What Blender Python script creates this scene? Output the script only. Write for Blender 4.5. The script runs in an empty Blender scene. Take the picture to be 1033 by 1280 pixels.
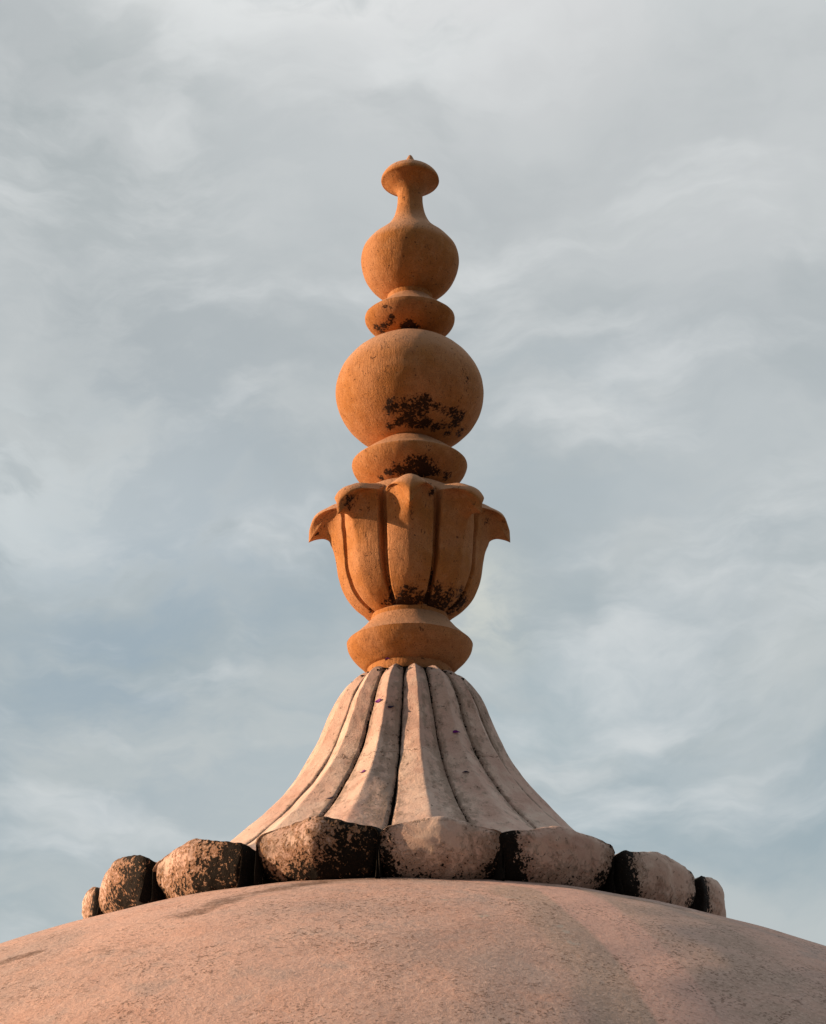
import bpy, bmesh, math, random
import numpy as np
from mathutils import Vector, noise
from mathutils.bvhtree import BVHTree

R = math.radians
sc = bpy.context.scene
COL = sc.collection

# ------------------------------------------------------------------ camera
EYE = 1.6                                   # eye height above the roof terrace
PITCH = R(23.9)
cam_d = bpy.data.cameras.new('camera')
cam = bpy.data.objects.new('camera', cam_d)
COL.objects.link(cam)
CAM = Vector((0.014, 0.0, EYE))
cam.location = CAM
cam.rotation_euler = (R(90) + PITCH, 0, 0)
cam_d.sensor_fit = 'VERTICAL'
cam_d.sensor_height = 36.0
F_PX = 2500.0
cam_d.lens = 36.0 * F_PX / 1280.0
cam_d.clip_end = 5000
sc.camera = cam
AX = Vector((0.0, 8.0, EYE))                # the finial's axis, heights measured from the eye

# ------------------------------------------------------------------ light and sky
SUN_EL, SUN_AZ = R(14.5), R(-87)              # azimuth clockwise from +Y
sd = Vector((math.sin(SUN_AZ) * math.cos(SUN_EL), math.cos(SUN_AZ) * math.cos(SUN_EL), math.sin(SUN_EL)))
sun_d = bpy.data.lights.new('sun', 'SUN')
sun_d.energy = 5.0
sun_d.angle = R(0.6)
sun_d.color = (1.0, 0.66, 0.41)
sun = bpy.data.objects.new('sun', sun_d)
COL.objects.link(sun)
sun.location = (-20, 10, 12)
sun.rotation_euler = sd.to_track_quat('Z', 'Y').to_euler()

sc.view_settings.view_transform = 'Standard'
sc.view_settings.look = 'None'
sc.view_settings.exposure = 0.40
sc.view_settings.gamma = 1.0

world = bpy.data.worlds.new('World')
sc.world = world
world.use_nodes = True


class NT:
    """small helper for writing node trees"""
    def __init__(s, tree):
        s.t = tree
        s.t.nodes.clear()

    def n(s, typ, ins=None, **kw):
        nd = s.t.nodes.new(typ)
        for k, v in kw.items():
            setattr(nd, k, v)
        if ins:
            for k, v in ins.items():
                sock = nd.inputs[k]
                if isinstance(v, bpy.types.NodeSocket):
                    s.t.links.new(v, sock)
                else:
                    sock.default_value = v
        return nd

    def m(s, op, a, b=0.0, c=None, clamp=False):
        ins = {0: a, 1: b}
        if c is not None:
            ins[2] = c
        return s.n('ShaderNodeMath', ins, operation=op, use_clamp=clamp).outputs[0]

    def sm(s, v, lo, hi, a=0.0, b=1.0):
        return s.n('ShaderNodeMapRange', {'Value': v, 'From Min': lo, 'From Max': hi, 'To Min': a, 'To Max': b},
                   interpolation_type='SMOOTHSTEP').outputs[0]

    def mix(s, f, a, b, bt='MIX'):
        nd = s.n('ShaderNodeMix', data_type='RGBA', blend_type=bt)
        for sock, v in ((nd.inputs[0], f), (nd.inputs[6], a), (nd.inputs[7], b)):
            if isinstance(v, bpy.types.NodeSocket):
                s.t.links.new(v, sock)
            elif isinstance(v, tuple) and len(v) == 3:
                sock.default_value = v + (1.0,)
            else:
                sock.default_value = v
        return nd.outputs[2]

    def noise(s, vec, scale, detail=4.0, rough=0.55, dist=0.0):
        return s.n('ShaderNodeTexNoise', {'Vector': vec, 'Scale': scale, 'Detail': detail, 'Roughness': rough,
                                          'Distortion': dist})

    def vscale(s, vec, xyz):
        return s.n('ShaderNodeMapping', {'Vector': vec, 'Scale': xyz}).outputs[0]

    def attr(s, name):
        return s.n('ShaderNodeAttribute', attribute_name=name, attribute_type='GEOMETRY').outputs['Fac']


def pix_dir(px, py):
    """viewing direction through a pixel of the 1033 x 1280 photograph (used to read places off it)"""
    a, b = (px - 516.5) / F_PX, (640 - py) / F_PX
    v = Vector((a, math.cos(PITCH) - b * math.sin(PITCH), math.sin(PITCH) + b * math.cos(PITCH)))
    return v.normalized()


w = NT(world.node_tree)
tc = w.n('ShaderNodeTexCoord').outputs['Generated']
sky = w.n('ShaderNodeTexSky', sky_type='NISHITA', sun_disc=False, sun_elevation=SUN_EL, sun_rotation=SUN_AZ,
          air_density=1.0, dust_density=1.5, ozone_density=1.0)
sep = w.n('ShaderNodeSeparateXYZ', {'Vector': tc})
warp = w.noise(tc, 5.0, 5.0, 0.55)
wv = w.n('ShaderNodeVectorMath', {0: warp.outputs['Color'], 1: (0.5, 0.5, 0.5)}, operation='SUBTRACT').outputs[0]
wv = w.n('ShaderNodeVectorMath', {0: wv, 'Scale': 0.11}, operation='SCALE').outputs[0]
dirw = w.n('ShaderNodeVectorMath', {0: tc, 1: wv}, operation='ADD').outputs[0]
rot = w.n('ShaderNodeMapping', {'Vector': dirw, 'Rotation': (0, R(28), 0), 'Scale': (1.0, 1.0, 2.1)}).outputs[0]
big = w.noise(rot, 4.2, 6.0, 0.5, 0.25).outputs['Fac']
fine = w.noise(rot, 15.0, 8.0, 0.58, 0.1).outputs['Fac']
dens = w.m('ADD', w.m('MULTIPLY', big, 0.72), w.m('MULTIPLY', fine, 0.28))
height = sep.outputs['Z']
# thin grey layer; bluer air low down, paler high up
g = w.sm(height, 0.18, 0.60)
clear = w.mix(g, (0.335, 0.415, 0.455), (0.465, 0.495, 0.505))
cloud = w.mix(g, (0.49, 0.535, 0.54), (0.575, 0.60, 0.605))
col = w.mix(w.sm(dens, 0.39, 0.61), clear, cloud)


streak = w.sm(w.noise(w.n('ShaderNodeMapping', {'Vector': dirw, 'Rotation': (0, R(20), 0), 'Scale': (1, 1, 2.4)}).outputs[0],
                      11.0, 7.0, 0.6, 0.1).outputs['Fac'], 0.38, 0.60, 0.12, 1.25)


def blob(px, py, rad, power):
    d = pix_dir(px, py)
    dist = w.n('ShaderNodeVectorMath', {0: dirw, 1: tuple(d)}, operation='DISTANCE').outputs['Value']
    return w.m('MULTIPLY', w.sm(dist, 0.0, rad * 1.25, power, 0.0), streak)


# brighter and duller banks of the overcast
for px, py, rad, pw, c in [(330, -50, 0.12, 1.0, (0.95, 0.94, 0.92)), (600, -40, 0.12, 0.6, (0.72, 0.72, 0.72)), (20, 590, 0.065, 0.85, (0.76, 0.79, 0.78)), (90, 610, 0.05, 0.5, (0.74, 0.77, 0.76)),
                           (190, 630, 0.055, 0.7, (0.72, 0.74, 0.73)), (300, 650, 0.045, 0.5, (0.68, 0.70, 0.70)), (635, 742, 0.034, 1.0, (0.80, 0.78, 0.66)), (600, 770, 0.03, 0.8, (0.74, 0.72, 0.62)),
                           (100, 280, 0.09, 0.45, (0.64, 0.67, 0.67)), (290, 270, 0.06, 0.5, (0.68, 0.70, 0.70)), (130, 430, 0.10, 0.6, (0.39, 0.43, 0.45)), (330, 470, 0.08, 0.4, (0.41, 0.45, 0.47)), (60, 130, 0.10, 0.7, (0.40, 0.44, 0.45)), (250, 170, 0.09, 0.5, (0.41, 0.45, 0.46)), (760, 250, 0.09, 0.35, (0.46, 0.49, 0.50)), (830, 480, 0.08, 0.4, (0.44, 0.48, 0.50)),
                           (180, 780, 0.13, 0.65, (0.33, 0.41, 0.47)), (720, 600, 0.12, 0.55, (0.40, 0.46, 0.49)),
                           (430, 150, 0.10, 0.35, (0.43, 0.47, 0.49)), (930, 820, 0.12, 0.4, (0.56, 0.60, 0.62)),
                           (900, 330, 0.10, 0.35, (0.58, 0.60, 0.61)), (620, 960, 0.12, 0.5, (0.37, 0.46, 0.50))]:
    col = w.mix(blob(px, py, rad, pw), col, c)
wisp = w.sm(w.noise(w.n('ShaderNodeMapping', {'Vector': dirw, 'Rotation': (0, R(24), 0), 'Scale': (1, 1, 3.0)}).outputs[0],
                    7.0, 7.0, 0.55, 0.15).outputs['Fac'], 0.50, 0.74)
col = w.mix(w.m('MULTIPLY', wisp, 0.60), col, (0.74, 0.76, 0.76))
# unseen sky shaped for the light: dimmed behind the viewer, boosted overhead
dull = w.sm(sep.outputs['Y'], -0.35, 0.72, 0.26, 1.0)
over = w.sm(height, 0.58, 0.95, 1.0, 2.6)
dl = w.m('MULTIPLY', dull, over)
dcol = w.n('ShaderNodeCombineColor', {0: dl, 1: dl, 2: dl}).outputs[0]
col = w.mix(1.0, col, dcol, 'MULTIPLY')
skyc = w.mix(1.0, sky.outputs[0], (0.10, 0.10, 0.10), 'MULTIPLY')
col = w.mix(0.94, skyc, col)
bg = w.n('ShaderNodeBackground', {'Color': col, 'Strength': 0.79})
w.n('ShaderNodeOutputWorld', {'Surface': bg.outputs[0]})


# ------------------------------------------------------------------ materials
def principled(t, col, rough, bump_h, strength, dist, spec=0.25, bump2=None):
    bp = t.n('ShaderNodeBump', {'Height': bump_h, 'Strength': strength, 'Distance': dist})
    nrm = bp.outputs[0]
    if bump2 is not None:
        nrm = t.n('ShaderNodeBump', {'Height': bump2[0], 'Strength': bump2[1], 'Distance': bump2[2],
                                     'Normal': nrm}).outputs[0]
    p = t.n('ShaderNodeBsdfPrincipled', {'Base Color': col, 'Roughness': rough, 'Normal': nrm,
                                         'Specular IOR Level': spec})
    t.n('ShaderNodeOutputMaterial', {'Surface': p.outputs[0]})


def mold_mask(t, oc, fine_scale=80.0, lo=0.45, hi=0.60, amp=2.6):
    a = t.attr('mold')
    n1 = t.noise(oc, fine_scale, 6.0, 0.65, 0.3).outputs['Fac']
    n2 = t.noise(oc, fine_scale * 0.28, 4.0, 0.6).outputs['Fac']
    s = t.m('ADD', t.m('MULTIPLY', t.m('SUBTRACT', n1, 0.5), amp), t.m('MULTIPLY', t.m('SUBTRACT', n2, 0.5), 1.0))
    return t.sm(t.m('ADD', a, t.m('MULTIPLY', s, t.sm(a, 0.0, 0.08))), lo, hi)


def mat_ochre():
    m = bpy.data.materials.new('ochre_painted_plaster')
    m.use_nodes = True
    t = NT(m.node_tree)
    oc = t.n('ShaderNodeTexCoord').outputs['Object']
    n_big = t.noise(oc, 4.0, 4.0, 0.6).outputs['Fac']
    n_mid = t.noise(oc, 22.0, 6.0, 0.65, 0.4).outputs['Fac']
    n_fine = t.noise(oc, 170.0, 5.0, 0.7).outputs['Fac']
    c = t.mix(t.sm(n_big, 0.35, 0.68), (0.48, 0.205, 0.055), (0.56, 0.275, 0.125))
    c = t.mix(t.m('MULTIPLY', t.sm(n_mid, 0.45, 0.72), 0.40), c, (0.34, 0.145, 0.045))
    c = t.mix(t.m('MULTIPLY', t.sm(n_mid, 0.50, 0.28), 0.5), c, (0.62, 0.34, 0.16))
    c = t.mix(t.m('MULTIPLY', t.sm(n_fine, 0.45, 0.70), 0.6), c, (0.24, 0.09, 0.04))
    # upper faces paler: skylight from overhead put into the colour, plus some dust
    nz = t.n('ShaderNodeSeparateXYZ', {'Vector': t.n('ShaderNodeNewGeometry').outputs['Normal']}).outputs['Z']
    skylit_dust = t.sm(t.m('ADD', nz, t.m('MULTIPLY', t.m('SUBTRACT', n_mid, 0.5), 0.5)), 0.12, 0.62)
    c = t.mix(t.m('MULTIPLY', skylit_dust, 0.62), c, (0.62, 0.37, 0.235))
    # vertical drag marks of the brush
    st = t.noise(t.vscale(oc, (1.0, 1.0, 0.16)), 85.0, 4.0, 0.6, 0.2).outputs['Fac']
    c = t.mix(t.m('MULTIPLY', t.sm(st, 0.56, 0.75), 0.14), c, (0.34, 0.13, 0.05))
    # pinholes and short gouges
    vo = t.n('ShaderNodeTexVoronoi', {'Vector': t.n('ShaderNodeVectorMath', {0: oc, 1: t.noise(oc, 50.0).outputs['Color']},
             operation='ADD').outputs[0], 'Scale': 52.0, 'Randomness': 1.0}, feature='F1')
    pit_sz = t.sm(t.noise(oc, 9.0, 3.0).outputs['Fac'], 0.38, 0.66, 0.03, 0.19)
    pit = t.m('LESS_THAN', vo.outputs['Distance'], pit_sz)
    nick = t.sm(t.noise(t.vscale(oc, (1.0, 1.0, 0.55)), 60.0, 2.0, 0.4, 2.0).outputs['Fac'], 0.67, 0.72)
    pits = t.m('MAXIMUM', t.m('MULTIPLY', pit, 0.75), t.m('MULTIPLY', nick, 0.7))
    c = t.mix(pits, c, (0.075, 0.028, 0.014))
    mm = mold_mask(t, oc)
    c = t.mix(t.m('MULTIPLY', mold_mask(t, oc, 80.0, 0.12, 0.55), 0.55), c, (0.15, 0.060, 0.026))
    c = t.mix(t.m('MULTIPLY', mm, 0.96), c, t.mix(n_fine, (0.012, 0.006, 0.004), (0.05, 0.022, 0.012)))
    h = t.m('ADD', t.m('MULTIPLY', n_fine, 0.4), t.m('MULTIPLY', st, 0.6))
    h = t.m('ADD', h, t.m('MULTIPLY', n_mid, 0.8))
    h = t.m('SUBTRACT', h, t.m('MULTIPLY', pits, 0.9))
    h = t.m('SUBTRACT', h, t.m('MULTIPLY', mm, 0.5))
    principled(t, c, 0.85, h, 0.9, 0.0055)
    return m


def mat_pale():
    m = bpy.data.materials.new('flaking_limewashed_stone')
    m.use_nodes = True
    t = NT(m.node_tree)
    oc = t.n('ShaderNodeTexCoord').outputs['Object']
    n_big = t.noise(oc, 2.6, 5.0, 0.6, 0.3).outputs['Fac']
    n_mid = t.noise(oc, 13.0, 6.0, 0.6, 0.3).outputs['Fac']
    n_fine = t.noise(oc, 120.0, 6.0, 0.7).outputs['Fac']
    c = t.mix(t.sm(n_big, 0.35, 0.65), (0.66, 0.445, 0.37), (0.74, 0.56, 0.47))
    c = t.mix(t.m('MULTIPLY', t.sm(n_mid, 0.48, 0.66), 0.5), c, (0.82, 0.67, 0.57))
    c = t.mix(t.m('MULTIPLY', t.sm(n_mid, 0.44, 0.36), 0.50), c, (0.54, 0.34, 0.27))
    # worn grey-brown areas with black peppering
    wear = t.attr('wear')
    wn = t.sm(t.m('ADD', wear, t.m('MULTIPLY', t.m('SUBTRACT', t.noise(t.vscale(oc, (1.0, 1.0, 0.6)), 24.0, 8.0, 0.75).outputs['Fac'], 0.5), 2.0)),
              0.38, 0.75)
    c = t.mix(t.m('MULTIPLY', wn, 0.75), c, t.mix(n_mid, (0.28, 0.20, 0.155), (0.42, 0.33, 0.265)))
    pep = t.sm(t.noise(t.vscale(oc, (1.0, 1.0, 0.75)), 70.0, 5.0, 0.7, 0.6).outputs['Fac'],
               t.m('SUBTRACT', 0.64, t.m('MULTIPLY', wn, 0.09)), 0.68)
    c = t.mix(t.m('MULTIPLY', pep, 0.75), c, (0.09, 0.055, 0.035))
    c = t.mix(t.m('MULTIPLY', t.sm(n_fine, 0.5, 0.8), 0.35), c, (0.25, 0.16, 0.11))
    # hairline crack running round the flare
    zz = t.n('ShaderNodeSeparateXYZ', {'Vector': oc}).outputs['Z']
    zz = t.m('ADD', zz, t.m('MULTIPLY', t.m('SUBTRACT', t.noise(oc, 5.0, 6.0, 0.6).outputs['Fac'], 0.5), 0.16))
    crk = t.m('LESS_THAN', t.m('ABSOLUTE', t.m('SUBTRACT', zz, 0.775)), 0.0014)
    crk = t.m('MULTIPLY', crk, t.sm(t.noise(oc, 3.0).outputs['Fac'], 0.44, 0.52))
    c = t.mix(t.m('MULTIPLY', crk, 0.7), c, (0.12, 0.07, 0.045))
    # ochre lichen fringe, then black growth
    mm = mold_mask(t, oc, 85.0, 0.42, 0.60, 1.9)
    fringe = mold_mask(t, oc, 85.0, 0.14, 0.42, 1.9)
    lich = t.attr('lichen')
    c = t.mix(t.m('MULTIPLY', fringe, lich), c, t.mix(n_mid, (0.30, 0.14, 0.045), (0.42, 0.23, 0.11)))
    c = t.mix(mm, c, t.mix(t.sm(n_fine, 0.5, 0.8), (0.008, 0.006, 0.004), (0.045, 0.028, 0.018)))
    h = t.m('ADD', t.m('MULTIPLY', n_fine, 0.5), t.m('MULTIPLY', n_mid, 1.6))
    h = t.m('SUBTRACT', h, t.m('MULTIPLY', pep, 0.6))
    h = t.m('ADD', h, t.m('MULTIPLY', t.noise(oc, 30.0, 6.0, 0.7).outputs['Fac'], t.m('MULTIPLY', fringe, 2.5)))
    principled(t, c, 0.88, h, 0.7, 0.006)
    return m


def mat_dome():
    m = bpy.data.materials.new('weathered_pink_render')
    m.use_nodes = True
    t = NT(m.node_tree)
    oc = t.n('ShaderNodeTexCoord').outputs['Object']
    n_big = t.noise(oc, 1.1, 5.0, 0.6, 0.3).outputs['Fac']
    n_mid = t.noise(oc, 5.0, 7.0, 0.62, 0.4).outputs['Fac']
    n_sm = t.noise(oc, 26.0, 6.0, 0.7, 0.2).outputs['Fac']
    vg = t.n('ShaderNodeTexVoronoi', {'Vector': oc, 'Scale': 150.0, 'Randomness': 1.0}, feature='F1')
    cell = t.n('ShaderNodeSeparateColor', {'Color': vg.outputs['Color']}).outputs[0]
    vh = t.n('ShaderNodeTexVoronoi', {'Vector': oc, 'Scale': 85.0, 'Randomness': 1.0}, feature='F1')
    cell2 = t.n('ShaderNodeSeparateColor', {'Color': vh.outputs['Color']}).outputs[1]
    gb = t.noise(oc, 170.0, 4.0, 0.8).outputs['Fac']
    clump = t.sm(n_sm, 0.36, 0.62)
    grain = t.m('ADD', t.m('ADD', t.m('MULTIPLY', cell, 0.40), t.m('MULTIPLY', cell2, 0.25)), t.m('MULTIPLY', gb, 0.35))
    c = t.mix(t.sm(n_big, 0.42, 0.58), (0.73, 0.48, 0.39), (0.56, 0.395, 0.335))
    c = t.mix(t.m('MULTIPLY', t.sm(n_mid, 0.48, 0.66), 0.5), c, (0.70, 0.41, 0.31))
    c = t.mix(t.m('MULTIPLY', t.sm(n_mid, 0.46, 0.34), 0.6), c, (0.54, 0.42, 0.37))
    # where the limewash has worn to grey cement
    gr = t.attr('grey')
    gm = t.sm(t.m('ADD', gr, t.m('MULTIPLY', t.m('SUBTRACT', n_mid, 0.5), 1.8)), 0.25, 0.80)
    c = t.mix(t.m('MULTIPLY', gm, 0.60), c, t.mix(n_sm, (0.36, 0.28, 0.225), (0.56, 0.45, 0.37)))
    sb = t.attr('band')
    sbm = t.sm(t.m('ADD', sb, t.m('MULTIPLY', t.m('SUBTRACT', n_mid, 0.5), 0.5)), 0.30, 0.62)
    c = t.mix(t.m('MULTIPLY', sbm, 0.9), c, (0.80, 0.50, 0.41))
    stn = t.attr('stain_shade')
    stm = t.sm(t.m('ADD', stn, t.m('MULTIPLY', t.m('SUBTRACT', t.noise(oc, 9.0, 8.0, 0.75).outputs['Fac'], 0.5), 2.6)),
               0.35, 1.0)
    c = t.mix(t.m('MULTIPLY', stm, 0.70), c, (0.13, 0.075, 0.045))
    # sand grain: dark pits and pale grits
    g1 = t.sm(t.m('ADD', grain, t.m('MULTIPLY', t.m('SUBTRACT', clump, 0.5), 0.16)), 0.60, 0.74)
    g2 = t.sm(grain, 0.40, 0.30)
    c = t.mix(t.m('MULTIPLY', g1, t.sm(t.noise(oc, 3.2, 5.0, 0.65).outputs['Fac'], 0.38, 0.62, 0.18, 0.72)), c, (0.15, 0.09, 0.06))
    c = t.mix(t.m('MULTIPLY', g2, 0.35), c, (0.84, 0.64, 0.55))
    scr = t.sm(t.noise(t.vscale(oc, (0.5, 1.0, 1.0)), 34.0, 5.0, 0.65, 1.2).outputs['Fac'], 0.67, 0.71)
    fle = t.sm(t.noise(oc, 48.0, 3.0, 0.6, 0.8).outputs['Fac'], 0.70, 0.74)
    c = t.mix(t.m('MULTIPLY', fle, 0.8), c, (0.09, 0.055, 0.04))
    c = t.mix(t.m('MULTIPLY', scr, 0.65), c, (0.10, 0.06, 0.04))
    pal = t.attr('chip')
    plm = t.sm(t.m('ADD', pal, t.m('MULTIPLY', t.m('SUBTRACT', t.noise(oc, 24.0, 6.0, 0.7, 0.5).outputs['Fac'], 0.5), 3.6)),
               0.72, 0.82)
    c = t.mix(plm, c, (0.56, 0.47, 0.40))
    h = t.m('ADD', t.m('MULTIPLY', grain, 0.8), t.m('MULTIPLY', n_sm, 1.2))
    h = t.m('SUBTRACT', h, t.m('MULTIPLY', scr, 0.8))
    principled(t, c, 0.9, h, 0.8, 0.010)
    return m


def mat_floor():
    m = bpy.data.materials.new('sandstone_paving')
    m.use_nodes = True
    t = NT(m.node_tree)
    oc = t.n('ShaderNodeTexCoord').outputs['Object']
    br = t.n('ShaderNodeTexBrick', {'Vector': oc, 'Scale': 1.6, 'Color1': (0.13, 0.09, 0.065, 1), 'Color2': (0.11, 0.08, 0.06, 1),
                                    'Mortar': (0.12, 0.09, 0.07, 1), 'Mortar Size': 0.012})
    n1 = t.noise(oc, 6.0, 7.0, 0.65).outputs['Fac']
    c = t.mix(t.m('MULTIPLY', t.sm(n1, 0.4, 0.7), 0.5), br.outputs['Color'], (0.20, 0.14, 0.10))
    principled(t, c, 0.85, t.m('ADD', n1, t.m('MULTIPLY', br.outputs['Fac'], -0.6)), 0.5, 0.01)
    return m


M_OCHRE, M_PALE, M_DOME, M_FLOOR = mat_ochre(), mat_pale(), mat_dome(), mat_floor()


def mat_simple(name, colr, rough=0.6):
    m = bpy.data.materials.new(name)
    m.use_nodes = True
    t = NT(m.node_tree)
    oc = t.n('ShaderNodeTexCoord').outputs['Object']
    n1 = t.noise(oc, 90.0, 3.0).outputs['Fac']
    c = t.mix(t.sm(n1, 0.35, 0.65), colr, tuple(x * 0.55 for x in colr))
    principled(t, c, rough, n1, 0.3, 0.001)
    return m


# ------------------------------------------------------------------ mesh helpers
def tag(o, label=None, cat=None, group=None, kind=None):
    for k, v in (('label', label), ('category', cat), ('group', group), ('kind', kind)):
        if v:
            o[k] = v
    return o


def thing(name, loc, label, cat):
    o = bpy.data.objects.new(name, None)
    COL.objects.link(o)
    o.location = loc
    o.empty_display_size = 0.2
    return tag(o, label, cat)


def grid_obj(name, P, mat, parent, wrap_u=False, sharp=None):
    """P: array (rows, cols, 3) in the parent's space -> one smooth mesh"""
    nr, nc = P.shape[:2]
    V = P.reshape(-1, 3)
    F = []
    cols = nc if wrap_u else nc - 1
    for i in range(nr - 1):
        a = i * nc
        for j in range(cols):
            k = (j + 1) % nc
            F.append((a + j, a + k, a + nc + k, a + nc + j))
    me = bpy.data.meshes.new(name)
    me.from_pydata(V.tolist(), [], F)
    me.polygons.foreach_set('use_smooth', [True] * len(F))
    me.materials.append(mat)
    me.update()
    o = bpy.data.objects.new(name, me)
    COL.objects.link(o)
    if parent:
        o.parent = parent
    return o


def set_attr(o, name, vals):
    a = o.data.attributes.get(name) or o.data.attributes.new(name, 'FLOAT', 'POINT')
    a.data.foreach_set('value', np.asarray(vals, dtype=np.float32))


def verts(o):
    n = len(o.data.vertices)
    a = np.empty(n * 3, dtype=np.float32)
    o.data.vertices.foreach_get('co', a)
    return a.reshape(-1, 3).astype(float)


def dense(pts, step, corner=()):
    """smooth a profile with centripetal-like Catmull-Rom, keeping the listed points as corners"""
    p = [Vector(q) for q in pts]
    out = []
    for i in range(len(p) - 1):
        a, b = p[i], p[i + 1]
        pa = p[i - 1] if i > 0 and i not in corner else a + (a - b)
        pb = p[i + 2] if i + 2 < len(p) and (i + 1) not in corner else b + (b - a)
        L = (b - a).length
        la, lb = max((a - pa).length, 1e-6), max((pb - b).length, 1e-6)
        ta = ((a - pa) / la + (b - a) / max(L, 1e-6)) * 0.5 * L
        tb = ((b - a) / max(L, 1e-6) + (pb - b) / lb) * 0.5 * L
        n = max(2, int(math.ceil(L / step)))
        for k in range(n):
            t = k / n
            out.append(a * (2 * t**3 - 3 * t**2 + 1) + ta * (t**3 - 2 * t**2 + t) + b * (-2 * t**3 + 3 * t**2) + tb * (t**3 - t**2))
    out.append(p[-1])
    return np.array([(v.x, v.y) for v in out])


def wobble(P, amp, scale, seed):
    """push points along a smooth random field so that nothing is mathematically true"""
    sh = P.shape
    Q = P.reshape(-1, 3)
    off = Vector((seed * 7.31, seed * 3.17, seed * 5.91))
    D = np.array([noise.noise_vector(Vector(q) * scale + off) for q in Q])
    return (Q + D * amp).reshape(sh)


def lathe(name, prof, parent, base_z, mat, step=0.008, nseg=160, corner=(), amp=0.003, scale=5.0, seed=1.0, crease=R(24)):
    pr = dense(prof, step, corner)
    ph = np.linspace(0, 2 * math.pi, nseg, endpoint=False)
    P = np.empty((len(pr), nseg, 3))
    P[:, :, 0] = pr[:, 0:1] * np.cos(ph)[None]
    P[:, :, 1] = pr[:, 0:1] * np.sin(ph)[None]
    P[:, :, 2] = (pr[:, 1:2] - base_z) + 0 * ph[None]
    if amp:
        P = wobble(P, amp, scale, seed)
        P = wobble(P, amp * 0.35, scale * 4, seed + 3)
    o = grid_obj(name, P, mat, parent, wrap_u=True)
    # close the open rings so that the part is a solid
    bm = bmesh.new()
    bm.from_mesh(o.data)
    bmesh.ops.remove_doubles(bm, verts=bm.verts, dist=1e-5)
    ed = [e for e in bm.edges if e.is_boundary]
    if ed:
        bmesh.ops.holes_fill(bm, edges=ed, sides=0)
    bmesh.ops.recalc_face_normals(bm, faces=bm.faces)
    for e in bm.edges:
        if len(e.link_faces) == 2 and e.calc_face_angle(0) > crease:
            e.smooth = False
    bm.to_mesh(o.data)
    bm.free()
    return o


def origin_of(o):
    v = Vector(o.location)
    p = o.parent
    while p:
        v += p.location
        p = p.parent
    return v


def hits(o, px_list):
    """where lines of sight through photograph pixels meet an object (object space)"""
    dg = bpy.context.evaluated_depsgraph_get()
    t = BVHTree.FromPolygons([v.co for v in o.data.vertices], [p.vertices for p in o.data.polygons])
    org = CAM - origin_of(o)
    res = []
    for q in px_list:
        h = t.ray_cast(org, pix_dir(q[0], q[1]))
        if h[0] is not None:
            res.append((np.array(h[0]), q[2], q[3] if len(q) > 3 else 1.0, np.array(h[1])))
    return res


def patch_attr(o, spots, flat=1.0):
    """spots: (px, py, radius in metres, strength) -> 0..1 field around each"""
    V = verts(o)
    a = np.zeros(len(V))
    for c, r, s, _n in hits(o, spots):
        d = V - c
        dist = np.sqrt(d[:, 0]**2 + d[:, 1]**2 + (d[:, 2] * flat)**2)
        a = np.maximum(a, s * np.clip(1.0 - dist / r, 0, 1)**0.6)
    return a


# ------------------------------------------------------------------ roof terrace
me = bpy.data.meshes.new('roof_terrace')
S = 400.0
me.from_pydata([(-S, -S, 0), (S, -S, 0), (S, S, 0), (-S, S, 0)], [], [(0, 1, 2, 3)])
me.materials.append(M_FLOOR)
terr = bpy.data.objects.new('roof_terrace', me)
COL.objects.link(terr)
tag(terr, kind='structure')

# ------------------------------------------------------------------ dome
RD, ZT = 4.42, 1.805                       # radius, crown height above the eye
zc = ZT - RD
dome_base = -EYE
th_max = math.acos((dome_base - zc) / RD)
ths = np.concatenate([np.linspace(0.0, 0.14, 12), np.linspace(0.15, 0.62, 190), np.linspace(0.635, th_max, 60)])
nseg = 620
# finer columns on the side that is looked at
tt = np.linspace(0, 1, nseg, endpoint=False)
az = -math.pi / 2 + 2 * math.pi * (tt - 0.5) + 0.75 * np.sin(2 * math.pi * (tt - 0.5)) * -1.0
P = np.empty((len(ths), nseg, 3))
P[:, :, 0] = RD * np.sin(ths)[:, None] * np.cos(az)[None]
P[:, :, 1] = RD * np.sin(ths)[:, None] * np.sin(az)[None]
P[:, :, 2] = (RD * np.cos(ths) + zc - dome_base)[:, None] + 0 * az[None]
P = wobble(P, 0.010, 1.3, 2.0)
P = wobble(P, 0.004, 5.0, 6.0)
dome = grid_obj('dome', P, M_DOME, None, wrap_u=True)
dome.location = (AX.x, AX.y, AX.z + dome_base)
bm = bmesh.new()
bm.from_mesh(dome.data)
bmesh.ops.remove_doubles(bm, verts=bm.verts, dist=1e-5)
bmesh.ops.recalc_face_normals(bm, faces=bm.faces)
bm.to_mesh(dome.data)
bm.free()
tag(dome, 'broad dome in worn pink plaster under the ring of stone petals', 'dome')


def line_attr(o, pts, w0, soft):
    """1 inside a stroke that follows the points (photo pixels), falling off over soft"""
    H = [h for h in hits(o, [(x, y, 1, 1) for x, y in pts])]
    V = verts(o)
    best = np.full(len(V), 9.0)
    for a, b in zip(H[:-1], H[1:]):
        p, q = a[0], b[0]
        d = q - p
        t = np.clip(((V - p) @ d) / (d @ d), 0, 1)
        best = np.minimum(best, np.linalg.norm(V - (p + t[:, None] * d), axis=1))
    return np.clip((w0 + soft - best) / soft, 0, 1)


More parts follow.
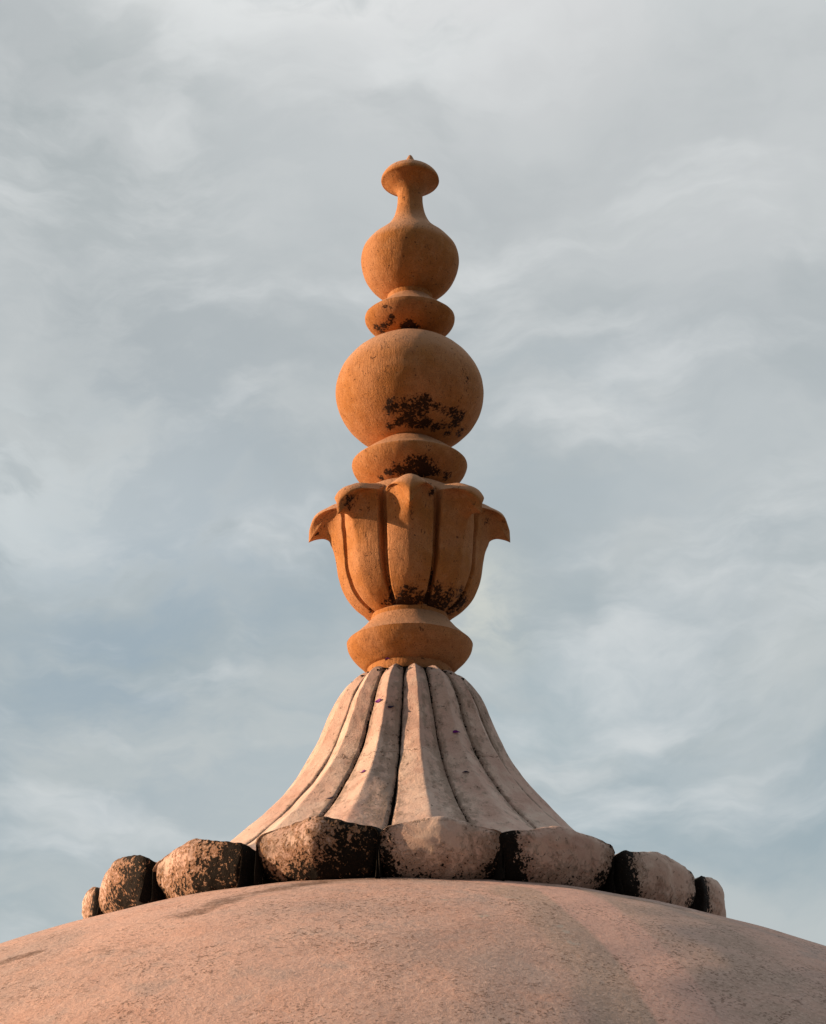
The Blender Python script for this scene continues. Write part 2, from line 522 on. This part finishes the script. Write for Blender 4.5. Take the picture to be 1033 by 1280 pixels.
set_attr(dome, 'band', line_attr(dome, [(560, 1099), (640, 1104), (700, 1112), (745, 1142), (790, 1180), (830, 1225), (862, 1279)], 0.055, 0.08))
set_attr(dome, 'grey', np.maximum(
    1.1 * line_attr(dome, [(655, 1112), (700, 1135), (735, 1180), (765, 1230), (790, 1278)], 0.05, 0.13),
    0.62 * line_attr(dome, [(800, 1128), (870, 1165), (930, 1210), (1000, 1270)], 0.14, 0.3)))
set_attr(dome, 'stain_shade', np.maximum.reduce([
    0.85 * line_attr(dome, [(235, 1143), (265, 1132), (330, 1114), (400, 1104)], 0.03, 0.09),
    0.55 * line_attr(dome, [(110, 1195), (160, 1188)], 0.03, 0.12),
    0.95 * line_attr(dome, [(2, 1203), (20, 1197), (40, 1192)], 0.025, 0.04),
    0.75 * line_attr(dome, [(400, 1101), (520, 1099), (600, 1100)], 0.02, 0.07),  # this and the next: petals' shadow on the dome, painted along their foot
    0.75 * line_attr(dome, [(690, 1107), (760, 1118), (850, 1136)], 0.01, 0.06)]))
set_attr(dome, 'chip', patch_attr(dome, [(708, 1164, 0.035, 1), (714, 1178, 0.03, 1), (700, 1158, 0.025, 1), (680, 1140, 0.02, 1),
                                         (600, 1145, 0.05, .8), (560, 1125, 0.04, .7), (640, 1122, 0.04, .8)], 1.0))

# ------------------------------------------------------------------ lotus pedestal
PB = 1.55                                   # its base, measured from the eye
ped = thing('lotus_pedestal', (AX.x, AX.y, AX.z + PB),
            'pale fluted stone flare ending in a ring of mouldy black petals on the dome', 'pedestal')
core_prof = [(0.02, 2.79), (0.165, 2.785), (0.19, 2.745), (0.235, 2.70), (0.275, 2.62), (0.315, 2.50), (0.375, 2.36), (0.45, 2.24),
             (0.55, 2.13), (0.68, 1.99), (0.84, 1.86), (0.98, 1.79), (1.07, 1.74), (1.09, 1.70), (1.09, 1.57)]
core = lathe('core', core_prof, ped, PB, M_PALE, step=0.02, nseg=192, corner=(12, 13), amp=0.004)
set_attr(core, 'mold', np.full(len(core.data.vertices), 0.9))
set_attr(core, 'wear', np.full(len(core.data.vertices), 0.5))
set_attr(core, 'lichen', np.full(len(core.data.vertices), 0.0))

leaf_prof = [(0.172, 2.752), (0.176, 2.772), (0.190, 2.775), (0.225, 2.763), (0.256, 2.738), (0.287, 2.70), (0.3165, 2.65), (0.339, 2.60), (0.361, 2.54),
             (0.386, 2.482), (0.415, 2.42), (0.451, 2.356), (0.488, 2.30), (0.527, 2.246), (0.566, 2.20), (0.602, 2.158),
             (0.665, 2.092), (0.74, 2.024), (0.83, 1.947), (0.93, 1.882), (1.02, 1.858), (1.10, 1.838), (1.16, 1.836),
             (1.205, 1.846), (1.240, 1.846), (1.262, 1.812), (1.266, 1.77), (1.257, 1.71), (1.232, 1.66), (1.20, 1.625),
             (1.13, 1.60), (1.07, 1.60)]
LP = dense(leaf_prof, 0.010, (23,))
seglen = np.concatenate([[0], np.cumsum(np.linalg.norm(np.diff(LP, axis=0), axis=1))])
tipi = int(np.argmin(np.linalg.norm(LP - np.array((1.240, 1.846)), axis=1)))
s_tip = seglen[tipi]
# outward normals of the profile
tg = np.gradient(LP, axis=0)
tg /= np.linalg.norm(tg, axis=1)[:, None]
NR = np.stack([-tg[:, 1], tg[:, 0]], 1)
for _ in range(7):                         # soften, so that the inset does not fold
    NR[1:-1] = (NR[:-2] + 2 * NR[1:-1] + NR[2:]) / 4
NR /= np.linalg.norm(NR, axis=1)[:, None]
A0 = R(6.0)
SECT = 2 * math.pi / 16
rnd = random.Random(5)


def sstep(x, a, b):
    t = np.clip((x - a) / (b - a), 0, 1)
    return t * t * (3 - 2 * t)


us = np.concatenate([[-1.0] * 4, np.linspace(-1, 1, 41), [1.0] * 4])
walls = np.array([1.0, 0.7, 0.4, 0.15] + [0.0] * 41 + [0.15, 0.4, 0.7, 1.0])
# how mouldy each petal end is, by its place in the ring (0 is the one nearest the front)
heavy = {0: 0.10, 1: 0.10, 2: 0.12, 3: 0.12, 4: 0.5, 5: 0.5, 6: 0.5, 7: 0.5, -1: 0.22, -2: 0.20, -3: 0.24, -4: 0.05, -5: 0.5,
         -6: 0.5, -7: 0.5, -8: 0.5}
petal_objs = {}
for k in range(-8, 8):
    a = A0 + k * SECT + rnd.uniform(-0.004, 0.004)
    turn = {-4: 0.045, -3: 0.01, -2: 0.008, -1: 0.022, 0: -0.010, 1: -0.052, 2: -0.062, 3: -0.030, 4: -0.015}.get(k, 0.0)
    fat = rnd.uniform(0.98, 1.01) * (0.97 if k == 0 else 1.0)
    lift = rnd.uniform(-0.010, 0.010) + {1: -0.010, 2: -0.028, 3: -0.020}.get(k, 0.0)
    nr, nc = len(LP), len(us)
    Pk = np.empty((nr, nc, 3))
    out = sstep(seglen, s_tip - 0.45, s_tip - 0.05)          # 0 on the flute, 1 at the petal end
    face = sstep(seglen, s_tip + 0.02, s_tip + 0.30)         # 0 at the rim, 1 at the chin
    r = LP[:, 0]
    gap = 0.0092 + 0.003 * sstep(r, 0.2, 0.6) - 0.001 * out
    halfw = (r * math.tan(SECT / 2)) - gap
    halfw = halfw * (1 - 0.11 * face) * (1 - 0.02 * out) * fat
    for j in range(nc):
        u = us[j]
        au = abs(u)
        keel = 0.034 * (1 - out) * np.minimum(1, r / 0.45) + (0.058 - 0.026 * face) * out
        # two facets meeting in a keel, rolling over at the side
        keel = keel * (1 - {-3: 0.3, 1: 0.2, 2: 0.45, 3: 0.4}.get(k, 0.0) * out)
        off = keel * (math.sqrt(au * au + 0.0009) - 0.03) / 0.9705
        rollw = 0.07 + 0.08 * out
        rt = np.clip((au - (1 - rollw)) / rollw, 0, 1)
        off = off + (0.008 + 0.010 * out) * (1 - np.sqrt(np.maximum(0, 1 - rt * rt)))
        wall = walls[j]
        off = off + wall * (0.055 + 0.09 * out)
        uu = u * (1 - 0.02 * wall)
        rr = LP[:, 0] - off * NR[:, 0] + {-4: 0.030, -3: 0.012}.get(k, 0.0) * out
        zz = LP[:, 1] - off * NR[:, 1]
        x = halfw * uu
        ak = a + turn * (0.25 + 0.75 * out)
        Pk[:, j, 0] = rr * np.sin(ak) + x * np.cos(ak)
        Pk[:, j, 1] = -rr * np.cos(ak) + x * np.sin(ak)
        Pk[:, j, 2] = zz - PB + lift * out
    Pk = wobble(Pk, 0.004, 4.0, 20 + k)
    # chunkier weathering towards the end
    Q = Pk.reshape(-1, 3)
    D1 = np.array([noise.noise_vector(Vector(q) * 11 + Vector((k, 2 * k, 3))) for q in Q]).reshape(Pk.shape)
    D2 = np.array([noise.noise_vector(Vector(q) * 38 + Vector((k, 2, 3 * k))) for q in Q]).reshape(Pk.shape)
    Pk = Pk + D1 * (0.003 + 0.0045 * out)[:, None, None] + D2 * (0.0008 + 0.0028 * out)[:, None, None]
    o = grid_obj('petal', Pk, M_PALE, ped)
    bm = bmesh.new()
    bm.from_mesh(o.data)
    bmesh.ops.recalc_face_normals(bm, faces=bm.faces)
    bm.to_mesh(o.data)
    bm.free()
    # growth: in the joints everywhere, over the petal ends, worst low down and in the corners
    AU = np.abs(us)[None] + 0 * r[:, None]
    W = walls[None] + 0 * r[:, None]
    joint = np.clip(sstep(AU, 0.93, 1.0) * 0.40 + np.minimum(W * 6, 1) * 0.95, 0, 1)
    hv = heavy[k]
    ends = sstep(seglen, s_tip - 0.10, s_tip + 0.02)[:, None]
    low = sstep(seglen, s_tip + 0.05, s_tip + 0.26)[:, None]
    U = us[None] + 0 * r[:, None]
    md = joint * (1 - ends) + ends * np.clip(hv + (0.48 if k < 0 else 0.36) * low + 0.40 * sstep(AU, 0.6, 1.0) + (0.34 if k < 0 else -0.03) * sstep(U, -0.25, 0.7)
                                            - 0.30 * sstep(-U, 0.3, 0.9) * (1 if k < 0 else 0)
                                            + 0.20 * sstep(np.abs(seglen - s_tip), 0.05, 0.0)[:, None], 0, 1)
    md = np.minimum(md, 0.74)
    md = md + ends * np.clip(W * 6, 0, 1)  # side walls of the ends blackened: gap shade painted in with the growth
    if k >= 1:
        md = md + ends * 0.34 * sstep(-U, 0.30, 0.80)  # darker towards the left side of these ends
    if k >= 0:
        md = md - ends * 0.14 * (1 - sstep(AU, 0.45, 0.85)) * (1 - low)
    top = sstep(-seglen, -0.13, -0.03)[:, None] * (0.5 + 0.5 * sstep(AU, 0.2, 0.9))
    md = np.clip(np.maximum(md, top * 0.72), 0, 1)
    wear = 0.30 + 0.20 * (rnd.random() - 0.5) + 0.35 * sstep(AU, 0.55, 1.0) + 0 * r[:, None]
    if k in (2, 3):
        wear = wear + 0.25 * sstep(-seglen, -0.75, -0.3)[:, None]
    if k == -1:
        wear = wear + 0.22 * sstep(U, 0.15, 0.3)
    if k == 0:
        wear = wear + 0.20 * sstep(U, 0.15, 0.3)
    set_attr(o, 'mold', md.reshape(-1))
    set_attr(o, 'wear', np.clip(wear, 0, 1).reshape(-1))
    set_attr(o, 'lichen', (np.clip((0.70 if k < 0 else 0.18) * ends, 0, 1) + 0 * AU).reshape(-1))
    petal_objs[k] = o

# ------------------------------------------------------------------ finial
FB = 2.77
fin = thing('finial', (AX.x, AX.y, AX.z + FB),
            'tall ochre finial of stacked rings, globe and lotus cup above the pale flutes', 'finial')


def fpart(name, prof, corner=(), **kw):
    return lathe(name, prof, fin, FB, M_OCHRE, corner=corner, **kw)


lower = fpart('base_ring', [(0.02, 2.765), (0.176, 2.768), (0.179, 2.78), (0.178, 2.812), (0.190, 2.818), (0.215, 2.840), (0.243, 2.868),
                            (0.2625, 2.900), (0.2680, 2.926), (0.240, 2.950), (0.206, 2.982), (0.173, 3.020), (0.1645, 3.030),
                            (0.163, 3.050), (0.155, 3.060), (0.02, 3.065)], corner=(1, 3, 8, 12), step=0.006, seed=3)
mid = fpart('middle_ring', [(0.02, 3.635), (0.135, 3.645), (0.165, 3.660), (0.205, 3.690), (0.238, 3.725), (0.2520, 3.756), (0.2535, 3.772),
                            (0.231, 3.790), (0.190, 3.824), (0.128, 3.868), (0.120, 3.876), (0.122, 3.900), (0.02, 3.91)],
            corner=(7, 9, 10), step=0.006, seed=5)
ball = []
for i in range(0, 25):
    q = math.pi * (i / 24)
    ball.append((max(0.004, 0.333 * math.sin(q)), 4.125 - 0.278 * math.cos(q)))
globe = fpart('globe', ball, step=0.010, nseg=200, seed=7)
upper = fpart('upper_ring', [(0.02, 4.385), (0.072, 4.39), (0.074, 4.430), (0.10, 4.432), (0.135, 4.440), (0.168, 4.456), (0.192, 4.478),
                             (0.2035, 4.497), (0.2050, 4.512), (0.183, 4.530), (0.148, 4.557), (0.106, 4.596), (0.101, 4.603),
                             (0.102, 4.632), (0.02, 4.64)], corner=(2, 8, 11, 12), step=0.005, seed=9)
vase = fpart('vase', [(0.004, 4.602), (0.065, 4.609), (0.112, 4.630), (0.153, 4.660), (0.190, 4.700), (0.217, 4.755), (0.2275, 4.81),
                      (0.221, 4.86), (0.191, 4.908), (0.143, 4.955), (0.101, 5.0), (0.0775, 5.045), (0.0645, 5.09), (0.0585, 5.13), (0.058, 5.17),
                      (0.02, 5.175)], corner=(14,), step=0.007, seed=11)
cap = fpart('cap', [(0.02, 5.160), (0.0575, 5.162), (0.062, 5.185), (0.078, 5.207), (0.103, 5.226), (0.127, 5.243), (0.1345, 5.247), (0.1370, 5.251),
                    (0.1350, 5.264), (0.119, 5.291), (0.092, 5.314), (0.064, 5.331), (0.044, 5.342), (0.0320, 5.352), (0.0225, 5.366), (0.0140, 5.383), (0.0070, 5.396), (0.001, 5.401)],
            corner=(1, 7), step=0.005, nseg=120, amp=0.002, seed=13)

# lotus cup: a core with eight lipped petals round it
cup = fpart('lotus_cup', [(0.02, 3.03), (0.140, 3.047), (0.185, 3.085), (0.205, 3.131), (0.224, 3.18), (0.232, 3.24), (0.238, 3.30), (0.243, 3.36),
                          (0.248, 3.43), (0.255, 3.49), (0.262, 3.530), (0.245, 3.568), (0.215, 3.61), (0.165, 3.638), (0.12, 3.650), (0.02, 3.655)],
            step=0.008, nseg=192, seed=15)
P0 = [(0.140, 3.036), (0.174, 3.052), (0.229, 3.087), (0.268, 3.131), (0.2935, 3.183), (0.3095, 3.24), (0.317, 3.30), (0.329, 3.355), (0.342, 3.388),
      (0.351, 3.406), (0.378, 3.416), (0.408, 3.412), (0.431, 3.403), (0.4395, 3.398), (0.4390, 3.430), (0.4360, 3.467), (0.4120, 3.524), (0.3670, 3.556),
      (0.327, 3.578), (0.278, 3.592), (0.22, 3.612)]
P1 = [(0.138, 3.038), (0.168, 3.054), (0.216, 3.090), (0.251, 3.133), (0.275, 3.185), (0.291, 3.24), (0.297, 3.30), (0.301, 3.355), (0.3045, 3.395),
      (0.3105, 3.430), (0.312, 3.460), (0.3145, 3.480), (0.320, 3.495), (0.3255, 3.502), (0.327, 3.512), (0.323, 3.524), (0.312, 3.527), (0.298, 3.533),
      (0.280, 3.545), (0.250, 3.567), (0.22, 3.588)]
n0 = []
for i in range(len(P0) - 1):                 # sample both profiles alike
    for q in range(5):
        n0.append(i + q / 5)
n0.append(len(P0) - 1)


def samp(Pp):
    A = [Vector(q) for q in Pp]
    out = []
    for s in n0:
        i = min(int(s), len(A) - 2)
        t = s - i
        a, b = A[i], A[i + 1]
        c12 = 13                              # the sharp lip
        pa = A[i - 1] if i > 0 and i != c12 else a * 2 - b
        pb = A[i + 2] if i + 2 < len(A) and i + 1 != c12 else b * 2 - a
        ta, tb = (b - pa) / 2, (pb - a) / 2
        v = a * (2 * t**3 - 3 * t**2 + 1) + ta * (t**3 - 2 * t**2 + t) + b * (-2 * t**3 + 3 * t**2) + tb * (t**3 - t**2)
        out.append((v.x, v.y))
    return np.array(out)


S0, S1 = samp(P0), samp(P1)
usp = np.concatenate([[-1.0] * 3, np.linspace(-1, 1, 33), [1.0] * 3])
wsp = np.array([1.0, 0.6, 0.25] + [0.0] * 33 + [0.25, 0.6, 1.0])
rows = np.array(n0)
lip = sstep(rows, 7.0, 11.0) * (1 - sstep(rows, 17.0, 20.0))
topw = sstep(rows, 13.3, 15.5)
hood = sstep(rows, 8.5, 12.5) * (1 - sstep(rows, 13.5, 16.5))
cup_petals = []
for k in range(8):
    a = R(0.5) + k * math.pi / 4 + rnd.uniform(-0.012, 0.012)
    grow = rnd.uniform(0.975, 1.0)
    half = R(19.0) * rnd.uniform(0.985, 1.01)
    Pk = np.empty((len(rows), len(usp), 3))
    for j, u in enumerate(usp):
        au = abs(u)
        # on the body two near-flat facets; at the lip an ogee that comes to a point
        f_body = (math.sqrt(au * au + 0.0012) - 0.0346) / 0.966
        f_lip = 1 - (1 - au) ** 1.12 if au < 1 else 1.0
        f_lip = 0.25 * f_lip + 0.75 * math.sin(min(1, f_lip) * math.pi / 2) ** 0.95
        f_top = au * au * (1.6 - 0.6 * au)
        f_l = f_lip * (1 - topw) + f_top * topw
        f = f_body * (1 - lip) + f_l * lip
        rr = S0[:, 0] * (1 - f) + S1[:, 0] * f
        zz = S0[:, 1] * (1 - f) + S1[:, 1] * f
        rr = rr + 0.002 * hood * math.sin(math.pi * min(1, au))
        zz = zz + 0.036 * hood * math.sin(math.pi * min(1, au)) ** 1.2
        rr = rr - 0.085 * wsp[j]
        hw_ = half * (1 - 0.05 * wsp[j])
        ang = a + u * hw_
        rr = rr * (1 + (grow - 1) * lip)
        Pk[:, j, 0] = rr * math.sin(1) * 0 + rr * np.sin(ang)
        Pk[:, j, 1] = -rr * np.cos(ang)
        Pk[:, j, 2] = zz - FB
    Pk = wobble(Pk, 0.0035, 6.0, 40 + k)
    Pk = wobble(Pk, 0.0012, 26.0, 60 + k)
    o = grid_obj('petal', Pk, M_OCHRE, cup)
    bm = bmesh.new()
    bm.from_mesh(o.data)
    bmesh.ops.recalc_face_normals(bm, faces=bm.faces)
    bm.to_mesh(o.data)
    bm.free()
    cup_petals.append(o)


# black growth on the ochre parts
def ochre_mold(o, spots, base=0.0, flat=1.0):
    a = patch_attr(o, spots, flat)
    set_attr(o, 'mold', np.maximum(a, base))


ochre_mold(lower, [(484, 823, .012, .6)])
ochre_mold(vase, [(538, 279, 0.012, 1.0), (508, 297, .010, .9), (505, 320, .014, .45)])
ochre_mold(cap, [(514, 199, 0.006, .5)])
ochre_mold(upper, [(474, 410, .035, .75), (481, 408, .035, .75), (489, 402, .030, .85), (490, 397, .022, .8), (478, 416, .03, .7),
                   (511, 403, .030, 1.0), (515, 406, .034, 1.0), (506, 407, .03, 1.0), (519, 409, .028, 1.0), (481, 383, .02, .6), (486, 386, .02, .5)])
ochre_mold(globe, [(492, 507, .05, .75), (488, 514, .04, .7), (506, 508, .055, .8), (520, 506, .055, .8), (531, 503, .05, .8), (527, 512, .05, .8),
                   (512, 517, .05, .8), (546, 508, .03, .7), (553, 513, .03, .6), (566, 516, .045, .75), (573, 522, .05, .75), (568, 530, .05, .72),
                   (577, 538, .04, .7), (556, 530, .04, .6), (500, 527, .035, .9), (515, 528, .045, .95), (530, 529, .045, .95), (488, 533, .03, .85),
                   (545, 534, .035, .9), (560, 541, .03, .85), (575, 544, .02, .7), (468, 447, .015, .6), (463, 463, .014, .5), (585, 473, .025, .4)], 0.0)
ochre_mold(mid, [(500, 585, .045, .85), (515, 582, .055, .9), (527, 580, .055, .9), (511, 576, .035, .8), (530, 578, .04, .8), (545, 590, .035, .8),
                 (487, 591, .03, .8), (560, 596, .03, .85), (557, 592, .02, .7), (476, 597, .02, .8), (535, 587, .05, .95), (510, 588, .06, .95), (525, 590, .06, .95)])
ochre_mold(cup, [(497, 745, .10, .8), (540, 735, .10, .8), (530, 750, .1, .9), (470, 755, .05, .7), (575, 750, .06, .7), (500, 755, .05, .9)], 0.0)
for o in cup_petals:
    ochre_mold(o, [(513, 738, .045, .72), (508, 747, .05, .8), (525, 747, .05, .85), (540, 752, .06, .9), (545, 735, .04, .6), (547, 742, .04, .7),
                   (560, 745, .06, .7), (570, 752, .07, .85), (575, 742, .05, .7), (568, 758, .06, .9), (555, 757, .06, .9), (500, 753, .04, .9),
                   (490, 750, .04, .85), (485, 753, .035, .7), (515, 754, .05, .9), (542, 617, .028, .8), (438, 625, .04, .65), (436, 632, .03, .65), (398, 668, .014, .9),
                   (608, 653, .022, .7), (465, 762, .02, .7)])

# fallen purple petals and specks caught on the flutes
M_PURPLE = mat_simple('purple_bougainvillea_bract', (0.22, 0.02, 0.30))
M_SPECK = mat_simple('dark_dried_bract', (0.035, 0.02, 0.07))


def bract(px, py, ln, wd, rot, mat, label, seed):
    best = None
    org = CAM
    for ob in list(petal_objs.values()) + [lower]:
        h = hits(ob, [(px, py, 1, 1)])
        if h:
            wp = Vector(h[0][0]) + origin_of(ob)
            d = (wp - org).length
            if best is None or d < best[0]:
                best = (d, wp, Vector(h[0][3]))
    if best is None:
        return
    _, p, nrm = best
    if nrm.dot(org - p) < 0:
        nrm = -nrm
    t1 = nrm.cross(Vector((0, 0, 1))).normalized()
    t2 = nrm.cross(t1).normalized()
    if t2.z < 0:
        t2, t1 = -t2, -t1
    rg = random.Random(seed)
    nr_, ns = 5, 20
    P = np.empty((nr_ * 2, ns, 3))
    for i in range(nr_ * 2):
        lower_side = i >= nr_
        q = (i / (nr_ - 1)) if not lower_side else ((2 * nr_ - 1 - i) / (nr_ - 1))
        for j in range(ns):
            b = 2 * math.pi * j / ns
            rad = q * (1 + 0.35 * max(0, math.cos(b)) ** 6)
            x, y = ln * rad * math.cos(b), wd * rad * math.sin(b)
            z = 0.0025 + 0.0045 * q * q * (0.5 + 0.5 * math.sin(2 * b + seed)) - (0.0012 if lower_side else 0)
            xr, yr = x * math.cos(rot) - y * math.sin(rot), x * math.sin(rot) + y * math.cos(rot)
            P[i, j] = t1 * xr + t2 * yr + nrm * z
    o = grid_obj('flower_petal', P, mat, None, wrap_u=True)
    o.location = p
    tag(o, label, 'petal', 'fallen petals and specks on the pedestal')


BR = [(473.5, 876.5, .0135, .0085, 0.1, M_PURPLE, 'largest magenta flower petal, stuck on the sunny flute left of the dark middle joint'),
      (488, 884, .0125, .005, 0.2, M_SPECK, 'dark bluish petal just right of and below the largest magenta one'),
      (460.5, 908.5, .012, .004, -0.1, M_SPECK, 'dark petal at the joint down left of the largest magenta petal'),
      (570, 915.5, .013, .0065, 0.0, M_PURPLE, 'violet flower petal halfway up the flute right of centre'),
      (582, 966, .012, .0035, 0.0, M_SPECK, 'small dark violet petal low on the flute right of centre'),
      (454, 965.5, .011, .0045, 0.3, M_PURPLE, 'small violet petal low on the flute left of the dark middle joint'),
      (412, 998.5, .013, .004, 0.1, M_SPECK, 'lowest dark petal, on a left flute above the stone petal ends'),
      (484.5, 823, .010, .006, 0.2, M_PURPLE, 'tiny purple petal on the collar of the ochre base ring')]
for i, b in enumerate(BR):
    bract(*b, seed=i + 1)
